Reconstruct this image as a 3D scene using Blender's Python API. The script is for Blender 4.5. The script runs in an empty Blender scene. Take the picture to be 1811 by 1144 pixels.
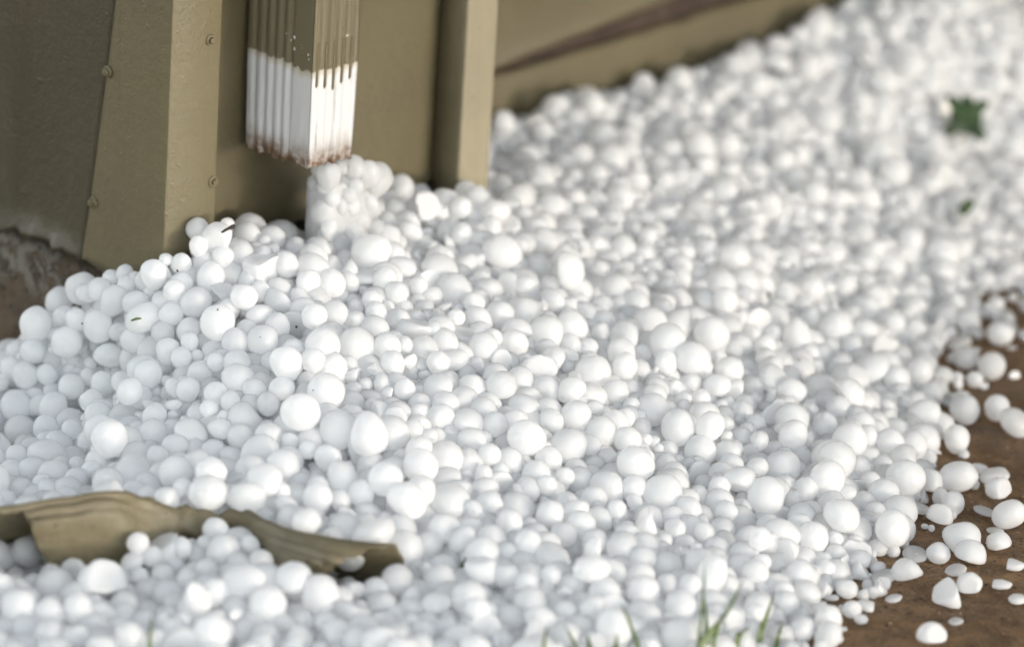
import bpy, bmesh, math, random
import numpy as np
from math import radians, cos, sin, pi
from mathutils import Vector, Matrix, Euler, noise

random.seed(7)
RNG = np.random.default_rng(11)
scene = bpy.context.scene
COL = scene.collection

# ------------------------------------------------------------------ camera, sky, sun, exposure
CAM_DIST, PITCH, ROLL, FRAME_W = 4.6, radians(20), radians(3.4), 0.823
cam_data = bpy.data.cameras.new('camera')
cam = bpy.data.objects.new('camera', cam_data)
COL.objects.link(cam)
scene.camera = cam
cam.location = (0, -CAM_DIST * cos(PITCH), CAM_DIST * sin(PITCH))
cam.rotation_euler = (Matrix.Rotation(pi / 2 - PITCH, 3, 'X') @ Matrix.Rotation(ROLL, 3, 'Z')).to_euler()
cam_data.sensor_width = 36
cam_data.lens = 36 * CAM_DIST / FRAME_W
cam_data.clip_start = 0.1
cam_data.clip_end = 500
cam_data.dof.use_dof = True
cam_data.dof.focus_distance = 4.21
cam_data.dof.aperture_fstop = 3.2

SUN_AZ, SUN_EL = radians(-30), radians(6.5)      # azimuth measured from +X towards +Y
world = bpy.data.worlds.new('World')
scene.world = world
world.use_nodes = True
wn, wl = world.node_tree.nodes, world.node_tree.links
sky = wn.new('ShaderNodeTexSky')
sky.sky_type = 'NISHITA'
sky.sun_disc = False
sky.sun_elevation = SUN_EL
sky.sun_rotation = pi / 2 - SUN_AZ
sky.air_density = 1.0
sky.dust_density = 0.5
hs = wn.new('ShaderNodeHueSaturation')
hs.inputs['Saturation'].default_value = 0.24
wl.new(sky.outputs['Color'], hs.inputs['Color'])
wl.new(hs.outputs['Color'], wn['Background'].inputs['Color'])
wn['Background'].inputs['Strength'].default_value = 0.15
sun_data = bpy.data.lights.new('sun', 'SUN')
sun_data.energy = 0.21
sun_data.angle = radians(8)
sun_data.color = (1.0, 0.82, 0.58)
sun = bpy.data.objects.new('sun', sun_data)
COL.objects.link(sun)
sun.location = (3, 0, 3)
sun_dir = Vector((cos(SUN_EL) * cos(SUN_AZ), cos(SUN_EL) * sin(SUN_AZ), sin(SUN_EL)))
sun.rotation_euler = sun_dir.to_track_quat('Z', 'Y').to_euler()
scene.view_settings.view_transform = 'Standard'
scene.view_settings.look = 'None'
scene.view_settings.gamma = 1
scene.view_settings.exposure = 2.04
scene.render.engine = 'CYCLES'
cy = scene.cycles
cy.use_denoising = True
cy.use_adaptive_sampling = True
cy.adaptive_threshold = 0.05
cy.max_bounces = 18
cy.diffuse_bounces = 16
cy.glossy_bounces = 2
cy.transmission_bounces = 10
cy.transparent_max_bounces = 8

# ------------------------------------------------------------------ geometry of the view (for reading places off the photograph)
CAM = np.array(cam.location)
FWD = np.array([0, cos(PITCH), -sin(PITCH)])
_r0, _u0 = np.array([1.0, 0, 0]), np.array([0, sin(PITCH), cos(PITCH)])
RIGHT = _r0 * cos(ROLL) + _u0 * sin(ROLL)
UP = -_r0 * sin(ROLL) + _u0 * cos(ROLL)
K = FRAME_W / CAM_DIST / 1811


def ray(px, py):
    return FWD + (px - 905.5) * K * RIGHT - (py - 572) * K * UP


def on_z(px, py, z=0.0):
    d = ray(px, py)
    return CAM + d * ((z - CAM[2]) / d[2])


def at_depth(px, py, depth):
    return CAM + ray(px, py) * depth


def project(p):
    q = np.atleast_2d(p) - CAM
    z = q @ FWD
    return 905.5 + q @ RIGHT / z / K, 572 - q @ UP / z / K, z


# building axes: s runs along the long wall (to the right and away), t runs into the building
C0 = np.array([-0.2635, -0.2790, 0.0])
E1 = np.array([cos(pi / 4), sin(pi / 4), 0])
E2 = np.array([-sin(pi / 4), cos(pi / 4), 0])


def B(s, t, z):
    return C0 + s * E1 + t * E2 + np.array([0, 0, z])


def to_st(p):
    q = np.atleast_2d(p)[:, :2] - C0[:2]
    return q @ E1[:2], q @ E2[:2]


# ------------------------------------------------------------------ materials
def new_mat(name):
    m = bpy.data.materials.new(name)
    m.use_nodes = True
    nt = m.node_tree
    return m, nt, nt.nodes['Principled BSDF']


class N:
    """small wrapper to write node graphs briefly"""

    def __init__(self, nt):
        self.nt = nt

    def node(self, kind, **kw):
        n = self.nt.nodes.new(kind)
        for k, v in kw.items():
            setattr(n, k, v)
        return n

    def link(self, a, b):
        self.nt.links.new(a, b)

    def val(self, sock, v):
        if hasattr(v, 'is_linked'):
            self.link(v, sock)
        else:
            sock.default_value = v

    def coord(self, which='Object'):
        return self.node('ShaderNodeTexCoord').outputs[which]

    def mapping(self, vec, scale=(1, 1, 1), loc=(0, 0, 0)):
        m = self.node('ShaderNodeMapping')
        self.link(vec, m.inputs['Vector'])
        m.inputs['Scale'].default_value = scale
        m.inputs['Location'].default_value = loc
        return m.outputs[0]

    def noise(self, vec, scale, detail=4, rough=0.55, dist=0.0):
        n = self.node('ShaderNodeTexNoise')
        self.link(vec, n.inputs['Vector'])
        n.inputs['Scale'].default_value = scale
        n.inputs['Detail'].default_value = detail
        n.inputs['Roughness'].default_value = rough
        n.inputs['Distortion'].default_value = dist
        return n.outputs['Fac']

    def ramp(self, fac, a, b):
        n = self.node('ShaderNodeMapRange')
        n.interpolation_type = 'SMOOTHSTEP'
        self.link(fac, n.inputs['Value'])
        n.inputs['From Min'].default_value = a
        n.inputs['From Max'].default_value = b
        return n.outputs[0]

    def math(self, op, a, b=0.0):
        n = self.node('ShaderNodeMath', operation=op)
        self.val(n.inputs[0], a)
        self.val(n.inputs[1], b)
        return n.outputs[0]

    def mix(self, fac, a, b):
        n = self.node('ShaderNodeMix', data_type='RGBA')
        self.val(n.inputs[0], fac)
        self.val(n.inputs[6], a if hasattr(a, 'is_linked') else (*a, 1))
        self.val(n.inputs[7], b if hasattr(b, 'is_linked') else (*b, 1))
        return n.outputs[2]

    def bump(self, height, strength, dist, normal=None):
        n = self.node('ShaderNodeBump')
        self.link(height, n.inputs['Height'])
        n.inputs['Strength'].default_value = strength
        n.inputs['Distance'].default_value = dist
        if normal is not None:
            self.link(normal, n.inputs['Normal'])
        return n.outputs[0]

    def sep(self, vec):
        n = self.node('ShaderNodeSeparateXYZ')
        self.link(vec, n.inputs[0])
        return n.outputs


OLIVE = (0.152, 0.130, 0.073)
OLIVE_D = (0.195, 0.160, 0.086)


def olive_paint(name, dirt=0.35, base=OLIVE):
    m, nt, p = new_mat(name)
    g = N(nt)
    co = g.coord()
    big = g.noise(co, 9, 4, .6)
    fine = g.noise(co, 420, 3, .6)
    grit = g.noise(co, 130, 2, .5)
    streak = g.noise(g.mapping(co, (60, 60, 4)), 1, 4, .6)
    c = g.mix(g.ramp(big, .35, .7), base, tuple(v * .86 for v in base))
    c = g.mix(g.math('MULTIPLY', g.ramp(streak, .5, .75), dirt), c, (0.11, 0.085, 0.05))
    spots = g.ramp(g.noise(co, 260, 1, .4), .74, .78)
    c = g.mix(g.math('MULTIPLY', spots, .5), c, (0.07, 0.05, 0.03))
    g.link(c, p.inputs['Base Color'])
    r = g.math('ADD', g.math('MULTIPLY', big, .25), .3)
    g.link(r, p.inputs['Roughness'])
    lumps = g.ramp(g.noise(co, 90, 2, .5), .68, .84)
    b1 = g.bump(fine, .25, .0015)
    b2 = g.bump(grit, .2, .003, b1)
    b3 = g.bump(lumps, .35, .0022, b2)
    g.link(b3, p.inputs['Normal'])
    return m


M_OLIVE = olive_paint('olive_paint')
M_PANEL = olive_paint('olive_panel_paint', .5, (0.113, 0.095, 0.050))
M_FLANGE = olive_paint('sunlit_olive_flange_paint', .2, (0.285, 0.252, 0.172))  # the trim's olive, lightened in the colour for the sun on this face
M_LEFT = olive_paint('shade_darkened_panel_paint', .6, (0.072, 0.062, 0.038))  # shade of the left wall put into a darker olive base


def sheet_mat():
    m, nt, p = new_mat('worn_olive_sheet')
    g = N(nt)
    co = g.coord()
    big = g.noise(co, 14, 5, .6)
    streak = g.noise(g.mapping(co, (8, 90, 90)), 1, 4, .6)
    c = g.mix(g.ramp(big, .35, .65), (0.19, 0.163, 0.100), (0.135, 0.112, 0.064))
    c = g.mix(g.math('MULTIPLY', g.ramp(streak, .5, .8), .6), c, (0.24, 0.215, 0.155))
    c = g.mix(g.ramp(g.noise(co, 160, 3, .6), .66, .75), c, (0.06, 0.045, 0.03))
    g.link(c, p.inputs['Base Color'])
    p.inputs['Roughness'].default_value = .55
    g.link(g.bump(g.noise(co, 90, 5, .65), .5, .003), p.inputs['Normal'])
    return m


M_SHEET = sheet_mat()


def concrete_mat():
    m, nt, p = new_mat('old_foundation_concrete')
    g = N(nt)
    co = g.coord()
    z = g.sep(co)[2]
    big = g.noise(co, 22, 5, .65)
    c = g.mix(g.ramp(big, .35, .65), (0.13, 0.095, 0.06), (0.05, 0.036, 0.025))
    flake = g.math('MULTIPLY', g.ramp(g.noise(co, 48, 6, .7), .47, .53), g.ramp(z, .050, .070))
    c = g.mix(flake, c, (0.19, 0.175, 0.145))
    c = g.mix(g.ramp(g.noise(co, 150, 3, .6), .58, .68), c, (0.035, 0.028, 0.02))
    g.link(c, p.inputs['Base Color'])
    p.inputs['Roughness'].default_value = .8
    h = g.math('ADD', g.math('MULTIPLY', flake, .6), g.noise(co, 120, 5, .7))
    g.link(g.bump(h, .7, .004), p.inputs['Normal'])
    return m


M_CONC = concrete_mat()


def rust_mat():
    m, nt, p = new_mat('rusty_bare_strip')
    g = N(nt)
    co = g.coord()
    c = g.mix(g.ramp(g.noise(co, 24, 5, .65), .35, .65), (0.062, 0.038, 0.027), (0.028, 0.017, 0.013))
    c = g.mix(g.ramp(g.noise(co, 60, 3, .6), .62, .7), c, (0.085, 0.064, 0.038))
    g.link(c, p.inputs['Base Color'])
    p.inputs['Roughness'].default_value = .8
    g.link(g.bump(g.noise(co, 200, 4, .6), .5, .002), p.inputs['Normal'])
    return m


M_RUST = rust_mat()


def dark_mat(name, col, rough=.7):
    m, nt, p = new_mat(name)
    g = N(nt)
    co = g.coord()
    g.link(g.mix(g.noise(co, 300, 3), col, tuple(v * .55 for v in col)), p.inputs['Base Color'])
    p.inputs['Roughness'].default_value = rough
    return m


M_TWIG = dark_mat('dark_twig_bark', (0.045, 0.03, 0.02))
M_DIRT = dark_mat('dark_dirt', (0.03, 0.022, 0.016))
M_VOID = dark_mat('dark_gap_shade', (0.03, 0.025, 0.02))  # near-black colour standing in for shade inside the gaps
M_CHIP = dark_mat('bare_white_chip', (0.8, 0.79, 0.76), .5)
M_WHITECHIP = M_CHIP


def leaf_mat(name, a, b, scale=40):
    m, nt, p = new_mat(name)
    g = N(nt)
    co = g.coord()
    g.link(g.mix(g.ramp(g.noise(co, scale, 4), .35, .65), a, b), p.inputs['Base Color'])
    p.inputs['Roughness'].default_value = .45
    p.inputs['Subsurface Weight'].default_value = .15
    p.inputs['Subsurface Radius'].default_value = (.4, .8, .2)
    p.inputs['Subsurface Scale'].default_value = .002
    return m


M_LEAF = leaf_mat('green_leaf', (0.022, 0.056, 0.006), (0.014, 0.036, 0.004))
M_GRASS = leaf_mat('grass_blade_green', (0.11, 0.15, 0.045), (0.06, 0.10, 0.028), 90)


def spout_mat():
    m, nt, p = new_mat('downspout_half_painted')
    g = N(nt)
    co = g.coord()
    xyz = g.sep(co)
    z = xyz[2]
    wob = g.noise(g.mapping(co, (40, 40, 12)), 1, 3, .6)
    rag = g.noise(g.mapping(co, (260, 260, 60)), 1, 3, .7)
    edge = g.math('ADD', g.math('ADD', z, g.math('MULTIPLY', g.math('SUBTRACT', wob, .5), .012)), g.math('MULTIPLY', g.math('SUBTRACT', rag, .5), .007))
    painted = g.ramp(edge, .2785, .2805)
    streakn = g.noise(g.mapping(co, (330, 330, 14)), 1, 4, .62)
    streakw = g.noise(g.mapping(co, (110, 110, 10)), 1, 4, .62)
    low = g.ramp(g.math('ADD', z, g.math('MULTIPLY', g.math('SUBTRACT', streakw, .5), .045)), .230, .200)
    white = g.mix(g.noise(co, 30, 3), (0.66, 0.665, 0.665), (0.60, 0.605, 0.605))
    # brownish tide of rust towards the cut end and thin dark streaks
    white = g.mix(g.math('MULTIPLY', low, .7), white, (0.22, 0.145, 0.09))
    grime = g.math('MULTIPLY', g.ramp(streakn, .63, .67), g.ramp(z, .285, .215))
    white = g.mix(g.math('MULTIPLY', grime, .55), white, (0.12, 0.095, 0.075))
    rim = g.math('MULTIPLY', g.ramp(z, .222, .203), g.ramp(g.noise(co, 120, 4, .7), .40, .58))
    white = g.mix(rim, white, (0.12, 0.06, 0.025))
    tan = g.ramp(edge, .272, .279)
    white = g.mix(g.math('MULTIPLY', tan, .6), white, (0.40, 0.33, 0.19))
    ol = g.mix(g.ramp(g.noise(g.mapping(co, (50, 50, 5)), 1, 3), .4, .7), (0.165, 0.143, 0.090), (0.140, 0.120, 0.074))
    chip = g.math('MULTIPLY', g.ramp(g.noise(co, 140, 2, .5), .71, .725), g.ramp(z, .315, .29))
    ol = g.mix(chip, ol, (0.78, 0.77, 0.74))
    g.link(g.mix(painted, white, ol), p.inputs['Base Color'])
    p.inputs['Roughness'].default_value = .38
    hh = g.math('ADD', g.math('MULTIPLY', painted, .6), g.math('MULTIPLY', g.noise(co, 260, 4, .6), .35))
    g.link(g.bump(hh, .5, .0012), p.inputs['Normal'])
    return m


M_SPOUT = spout_mat()
M_DRIP = olive_paint('olive_paint_run', .1, (0.13, 0.108, 0.06))


def ground_mat():
    m, nt, p = new_mat('wet_brown_pavement')
    g = N(nt)
    co = g.coord()
    big = g.noise(co, 7, 5, .6)
    mid = g.noise(co, 60, 5, .65)
    fine = g.noise(co, 380, 3, .6)
    c = g.mix(g.ramp(mid, .35, .65), (0.27, 0.158, 0.074), (0.145, 0.083, 0.038))
    c = g.mix(g.ramp(fine, .56, .68), c, (0.30, 0.20, 0.115))
    c = g.mix(g.ramp(g.noise(co, 250, 2, .5), .62, .68), c, (0.022, 0.016, 0.012))
    c = g.mix(g.math('MULTIPLY', g.ramp(big, .45, .65), .45), c, (0.075, 0.043, 0.024))
    g.link(c, p.inputs['Base Color'])
    wet = g.ramp(g.noise(co, 13, 3, .5), .38, .62)
    g.link(g.math('SUBTRACT', .80, g.math('MULTIPLY', wet, .34)), p.inputs['Roughness'])
    h = g.math('ADD', g.math('MULTIPLY', fine, .5), g.math('MULTIPLY', mid, .9))
    g.link(g.bump(h, .9, .006), p.inputs['Normal'])
    return m


M_GROUND = ground_mat()


def grit_mat():
    m, nt, p = new_mat('brown_grit')
    g = N(nt)
    pos = g.node('ShaderNodeNewGeometry').outputs['Position']
    c = g.mix(g.ramp(g.noise(pos, 260, 2), .35, .65), (0.10, 0.055, 0.028), (0.26, 0.16, 0.085))
    g.link(c, p.inputs['Base Color'])
    p.inputs['Roughness'].default_value = .45
    return m


M_GRIT = grit_mat()


SEEP = .5


def hail_mat(name, per_object):
    m, nt, p = new_mat(name)
    g = N(nt)
    if per_object:
        oi = g.node('ShaderNodeObjectInfo')
        sc = g.node('ShaderNodeSeparateColor')
        g.link(oi.outputs['Color'], sc.inputs[0])
        grey, clear = sc.outputs[0], sc.outputs[1]
    else:
        at = g.node('ShaderNodeAttribute', attribute_name='tint')
        sc = g.node('ShaderNodeSeparateColor')
        g.link(at.outputs['Color'], sc.inputs[0])
        grey, clear = sc.outputs[0], sc.outputs[1]
    geo = g.node('ShaderNodeNewGeometry')
    pos = geo.outputs['Position']
    cloud = g.noise(pos, 95, 3, .55)
    c = g.mix(g.ramp(cloud, .3, .75), (0.985, 0.987, 0.99), (0.965, 0.971, 0.977))
    c = g.mix(grey, c, (0.90, 0.912, 0.925))
    c = g.mix(g.math('MULTIPLY', clear, .5), c, (0.86, 0.87, 0.875))
    g.link(c, p.inputs['Base Color'])
    p.inputs['Subsurface Weight'].default_value = 0.0
    p.inputs['Subsurface Radius'].default_value = (.92, 1.0, 1.06)
    p.inputs['Subsurface Scale'].default_value = .018
    p.inputs['IOR'].default_value = 1.31
    p.inputs['Coat Weight'].default_value = .7
    p.inputs['Coat Roughness'].default_value = .07
    p.inputs['Coat IOR'].default_value = 1.33
    rough = g.math('ADD', .07, g.math('MULTIPLY', g.noise(pos, 140, 2, .5), .28))
    g.link(rough, p.inputs['Roughness'])
    g.link(g.math('MULTIPLY', clear, .8), p.inputs['Transmission Weight'])
    h = g.noise(pos, 120, 2, .5)
    g.link(g.bump(h, .10, .002), p.inputs['Normal'])
    # light also seeps straight through the milky ice
    tr = g.node('ShaderNodeBsdfTranslucent')
    g.link(c, tr.inputs['Color'])
    mx = g.node('ShaderNodeMixShader')
    mx.inputs[0].default_value = SEEP
    g.link(p.outputs[0], mx.inputs[1])
    g.link(tr.outputs[0], mx.inputs[2])
    g.link(mx.outputs[0], nt.nodes['Material Output'].inputs['Surface'])
    return m


M_HAIL = hail_mat('hail_ice', True)
M_HAILMASS = hail_mat('hail_ice_mass', False)


def water_mat():
    m, nt, p = new_mat('clear_water')
    g = N(nt)
    p.inputs['Base Color'].default_value = (.95, .97, .98, 1)
    p.inputs['Transmission Weight'].default_value = 1
    p.inputs['IOR'].default_value = 1.33
    p.inputs['Roughness'].default_value = .03
    g.link(g.bump(g.noise(g.coord(), 300, 2), .1, .001), p.inputs['Normal'])
    return m


M_WATER = water_mat()


# ------------------------------------------------------------------ object helpers
def mesh_obj(name, verts, faces, mat, parent=None, smooth=False):
    me = bpy.data.meshes.new(name)
    me.from_pydata([tuple(v) for v in verts], [], faces)
    me.materials.append(mat)
    if smooth:
        me.polygons.foreach_set('use_smooth', [True] * len(me.polygons))
    me.update()
    o = bpy.data.objects.new(name, me)
    COL.objects.link(o)
    o.parent = parent
    return o


def bm_obj(name, bm, mat, parent=None, smooth=False):
    bmesh.ops.recalc_face_normals(bm, faces=bm.faces[:])
    me = bpy.data.meshes.new(name)
    bm.to_mesh(me)
    bm.free()
    me.materials.append(mat)
    if smooth:
        me.polygons.foreach_set('use_smooth', [True] * len(me.polygons))
    o = bpy.data.objects.new(name, me)
    COL.objects.link(o)
    o.parent = parent
    return o


def tag(o, label=None, category=None, group=None, kind=None):
    if label:
        o['label'] = label
    if category:
        o['category'] = category
    if group:
        o['group'] = group
    if kind:
        o['kind'] = kind
    return o


def empty(name, loc=(0, 0, 0)):
    o = bpy.data.objects.new(name, None)
    o.empty_display_size = .05
    COL.objects.link(o)
    o.location = loc
    return o


def solidify(o, th, offset=-1):
    md = o.modifiers.new('thickness', 'SOLIDIFY')
    md.thickness = th
    md.offset = offset
    return o


def bevel(o, w, seg=3, angle=40):
    md = o.modifiers.new('bevel', 'BEVEL')
    md.width = w
    md.segments = seg
    md.limit_method = 'ANGLE'
    md.angle_limit = radians(angle)
    o.data.polygons.foreach_set('use_smooth', [True] * len(o.data.polygons))
    md.harden_normals = True
    return o


def prism(name, plan, z0, z1, mat, parent=None, rows=1, bev=.0, zfun=None):
    """closed plan polygon [(s,t)...] in building axes, extruded from z0 to z1"""
    n = len(plan)
    verts, faces = [], []
    for k in range(rows + 1):
        for (s, t) in plan:
            z = z0 + (z1 - z0) * k / rows
            if k == 0 and zfun:
                z = z0 + zfun(s, t)
            verts.append(B(s, t, z))
    for k in range(rows):
        for i in range(n):
            j = (i + 1) % n
            faces.append((k * n + i, k * n + j, (k + 1) * n + j, (k + 1) * n + i))
    faces.append(tuple(range(n - 1, -1, -1)))
    faces.append(tuple(rows * n + i for i in range(n)))
    bm = bmesh.new()
    vs = [bm.verts.new(tuple(v)) for v in verts]
    for f in faces:
        bm.faces.new([vs[i] for i in f])
    o = bm_obj(name, bm, mat, parent)
    if bev:
        bevel(o, bev)
    return o


# ------------------------------------------------------------------ hail surface: height field through points read off the photograph
ctrl = []


def ctl(px, py, z):
    p = on_z(px, py, z)
    ctrl.append((p[0], p[1], z))


for s, t, z in [(0, .189, -.004), (0, .129, .036), (0, .06, .094), (-.01, -.01, .147), (.025, -.025, .154), (.05, -.012, .158), (.075, -.02, .156), (.10, 0, .144),
                (.16, .0, .137), (.22, .0, .138), (.29, .0, .140), (.335, -.01, .126), (.40, .1, .108), (.52, .17, .118),
                (.73, .17, .116), (.84, .17, .136), (.95, .17, .152), (1.2, .17, .175), (1.6, .17, .175), (-.035, .11, .062), (-.03, .06, .114), (-.025, .02, .138), (0, .3, .0), (-.2, .35, .0), (.15, -.05, .138)]:
    p = B(s, t, z)
    ctrl.append((p[0], p[1], z))
for a in [(1000, 250, .105), (1300, 150, .108), (1500, 100, .112), (1650, 60, .125), (1800, 20, .125), (1811, 150, .05), (1700, 200, .058),
          (1600, 300, .054), (1700, 480, .016), (1620, 560, .018), (1400, 400, .062), (1200, 450, .085), (1450, 600, .040), (1300, 700, .055), (1100, 600, .085),
          (1000, 420, .103), (850, 450, .118), (900, 600, .100), (800, 700, .088), (1000, 800, .062), (1200, 850, .045),
          (1400, 900, .030), (1350, 1050, .022), (1100, 1000, .038), (1100, 1130, .030), (600, 600, .112), (400, 500, .130),
          (400, 650, .098), (200, 600, .073), (200, 750, .052), (60, 700, .029), (400, 800, .067), (600, 800, .075), (600, 960, .045),
          (300, 1000, .036), (50, 1000, .028), (50, 1130, .026), (400, 1130, .028), (700, 1100, .032), (250, 880, .055), (500, 900, .058),
          (50, 850, .034), (-150, 800, .022), (-200, 1000, .02), (0, 1350, .015), (600, 1350, .018), (1200, 1350, .012)]:
    ctl(*a)
# the ragged rim of the bank on the wet pavement
RIM = [(2050, 150), (1930, 380), (1840, 520), (1760, 600), (1680, 650), (1660, 720), (1690, 800), (1650, 890), (1570, 985), (1480, 1060), (1420, 1120), (1370, 1200), (1300, 1400)]
for a in RIM:
    ctl(a[0], a[1], .006)
    ctl(a[0] + 160, a[1] + 40, -.02)
    ctl(a[0] + 500, a[1] + 120, -.05)
ctrl = np.array(ctrl)


def tps_fit(c, lam=2e-4):
    n = len(c)
    d = np.linalg.norm(c[:, None, :2] - c[None, :, :2], axis=2)
    Km = np.where(d > 0, d * d * np.log(np.maximum(d, 1e-9)), 0) + lam * np.eye(n)
    Pm = np.c_[np.ones(n), c[:, :2]]
    A = np.zeros((n + 3, n + 3))
    A[:n, :n] = Km
    A[:n, n:] = Pm
    A[n:, :n] = Pm.T
    return np.linalg.solve(A, np.r_[c[:, 2], 0, 0, 0])


_w = tps_fit(ctrl)
GX0, GY0, GS = -.85, -1.15, .01
GNX, GNY = 180, 265
gx = GX0 + GS * np.arange(GNX)
gy = GY0 + GS * np.arange(GNY)
XX, YY = np.meshgrid(gx, gy, indexing='ij')
HG = np.full(XX.shape, _w[-3]) + _w[-2] * XX + _w[-1] * YY
for i in range(len(ctrl)):
    d2 = (XX - ctrl[i, 0]) ** 2 + (YY - ctrl[i, 1]) ** 2
    HG += _w[i] * .5 * d2 * np.log(np.maximum(d2, 1e-12))
HG = np.clip(HG, -.03, .185)
# fade to nothing outside the heap, never inside the building
HG -= .08 * np.clip((-.86 - YY) / .12, 0, 1) + .08 * np.clip((-.55 - XX) / .15, 0, 1) + .1 * np.clip((YY - 1.3) / .2, 0, 1)


def bilerp(G, x, y):
    fx = np.clip((np.asarray(x) - GX0) / GS, 0, GNX - 1.001)
    fy = np.clip((np.asarray(y) - GY0) / GS, 0, GNY - 1.001)
    i, j = fx.astype(int), fy.astype(int)
    a, b = fx - i, fy - j
    return G[i, j] * (1 - a) * (1 - b) + G[i + 1, j] * a * (1 - b) + G[i, j + 1] * (1 - a) * b + G[i + 1, j + 1] * a * b


LAYER = .042
FG = np.maximum(0, HG - LAYER)


def H(x, y):
    return bilerp(HG, x, y)


def hit_heap(px, py, lift=0.0):
    """where the line of sight through a place in the photograph meets the heap"""
    d = ray(px, py)
    k = np.linspace(3.4, 6.2, 2800)
    pts = CAM[None] + k[:, None] * d[None]
    z = np.maximum(H(pts[:, 0], pts[:, 1]), 0) + lift
    below = np.nonzero(pts[:, 2] < z)[0]
    return pts[below[0]] if len(below) else on_z(px, py, 0)


# ------------------------------------------------------------------ ground
def build_ground():
    rings = [(-.9, -1.2, .95, 1.4)]
    bm = bmesh.new()
    n = 60
    grid = []
    xs = np.linspace(-.95, 1.0, n)
    ys = np.linspace(-1.25, 1.5, n)
    xs = np.r_[-120, -20, -4, xs, 4, 20, 120]
    ys = np.r_[-120, -20, -4, ys, 4, 20, 120]
    for x in xs:
        row = []
        for y in ys:
            z = -.001 + .003 * noise.noise((x * 9, y * 9, 0)) if abs(x) < 2 and abs(y) < 2 else -.002
            row.append(bm.verts.new((x, y, z)))
        grid.append(row)
    for i in range(len(xs) - 1):
        for j in range(len(ys) - 1):
            bm.faces.new((grid[i][j], grid[i + 1][j], grid[i + 1][j + 1], grid[i][j + 1]))
    o = bm_obj('ground', bm, M_GROUND, None, True)
    tag(o, 'wet brown gritty pavement beside the hail', 'ground', kind='structure')
    return o


build_ground()


def grit():
    rs = random.Random(3)
    octa = [(1, 0, 0), (-1, 0, 0), (0, 1, 0), (0, -1, 0), (0, 0, 1), (0, 0, -1)]
    tri = [(0, 2, 4), (2, 1, 4), (1, 3, 4), (3, 0, 4), (2, 0, 5), (1, 2, 5), (3, 1, 5), (0, 3, 5)]
    vv, ff = [], []
    for _ in range(9000):
        x, y = rs.uniform(.12, .75), rs.uniform(-.95, .75)
        if H(x, y) > .012:
            continue
        r = min(.0032, .0005 + rs.expovariate(1 / .0006))
        b = len(vv)
        a0 = rs.uniform(0, 6.3)
        for (p, q, w) in octa:
            k = r * rs.uniform(.7, 1.3)
            vv.append((x + k * (p * cos(a0) - q * sin(a0)), y + k * (p * sin(a0) + q * cos(a0)), .0005 + .6 * k * w))
        ff += [tuple(b + i for i in t) for t in tri]
    o = mesh_obj('grit', vv, ff, M_GRIT)
    tag(o, 'brown grit and sand grains scattered on the wet pavement', 'grit', kind='stuff')


grit()


# ------------------------------------------------------------------ building
WALL_H = 2.7
bld = empty('metal_building', tuple(B(0, 0, 0)))
tag(bld, 'olive painted metal clad building corner with concrete foundation', 'building')


def adopt(o, parent=bld):
    """parent while keeping world coordinates"""
    root = parent
    off = Vector((0, 0, 0))
    while root is not None:
        off += Vector(root.location)
        root = root.parent
    o.parent = parent
    o.location = Vector(o.location) - off
    return o


TRIM = .0025
# corner trim: left leg, front, return into the recess. slanted free edge on the left leg, built as a folded sheet
def corner_trim():
    zs = [.110, .114, .125, .15, .18, .22, .27, .33, .5, 1.0, WALL_H]
    verts, faces = [], []
    rows = []
    for z in zs:
        k = min(1, max(0, (z - .113) / .21))
        edge = .0915 + (.062 - .0915) * k
        curl = .006 * max(0, 1 - (z - .11) / .03)
        prof = [(-.001 - curl * .2, edge), (-.0015, edge - .004), (-.002, edge * .6), (-.0015, .02), (-.0003, .0022), (.0004, .0006), (.002, 0),
                (.024, -.0006), (.046, 0), (.0483, .0008), (.049, .003), (.049, .032)]
        row = []
        for i, (s, t) in enumerate(prof):
            zz = z
            if z == .110:
                zz = .110 + .004 * noise.noise((s * 60, t * 60, 3)) - (.004 if 1 < i < 6 else 0)
            dent = .0012 * noise.noise((s * 30 + 4, t * 30, z * 14))
            row.append(len(verts))
            verts.append(B(s + dent, t + dent * .6, zz))
        rows.append(row)
    for a, b in zip(rows[:-1], rows[1:]):
        for i in range(len(a) - 1):
            faces.append((a[i], a[i + 1], b[i + 1], b[i]))
    o = mesh_obj('corner_trim', verts, faces, M_OLIVE, None, True)
    o.data.set_sharp_from_angle(angle=radians(24))
    solidify(o, .0012, 0)
    return adopt(o)


trim = corner_trim()


def screw(s, t, z, normal, parent):
    bm = bmesh.new()
    nv = Vector(normal)
    q = nv.to_track_quat('Z', 'Y').to_matrix().to_4x4()
    # washer with a hex head under paint
    bmesh.ops.create_cone(bm, cap_ends=True, segments=20, radius1=.0048, radius2=.0040, depth=.0014, matrix=Matrix.Translation((0, 0, .0005)))
    bmesh.ops.create_cone(bm, cap_ends=True, segments=6, radius1=.0031, radius2=.0027, depth=.0026, matrix=Matrix.Translation((0, 0, .0024)))
    bm.transform(Matrix.Translation(tuple(B(s, t, z))) @ q)
    o = bm_obj('screw', bm, M_OLIVE)
    bevel(o, .0004, 2)
    return adopt(o, parent)


screw(.037, -.0012, .302, -E2, trim)
screw(.0455, -.0008, .189, -E2, trim)
screw(-.0030, .068, .266, -E1, trim)
screw(-.0030, .080, .159, -E1, trim)


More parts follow.
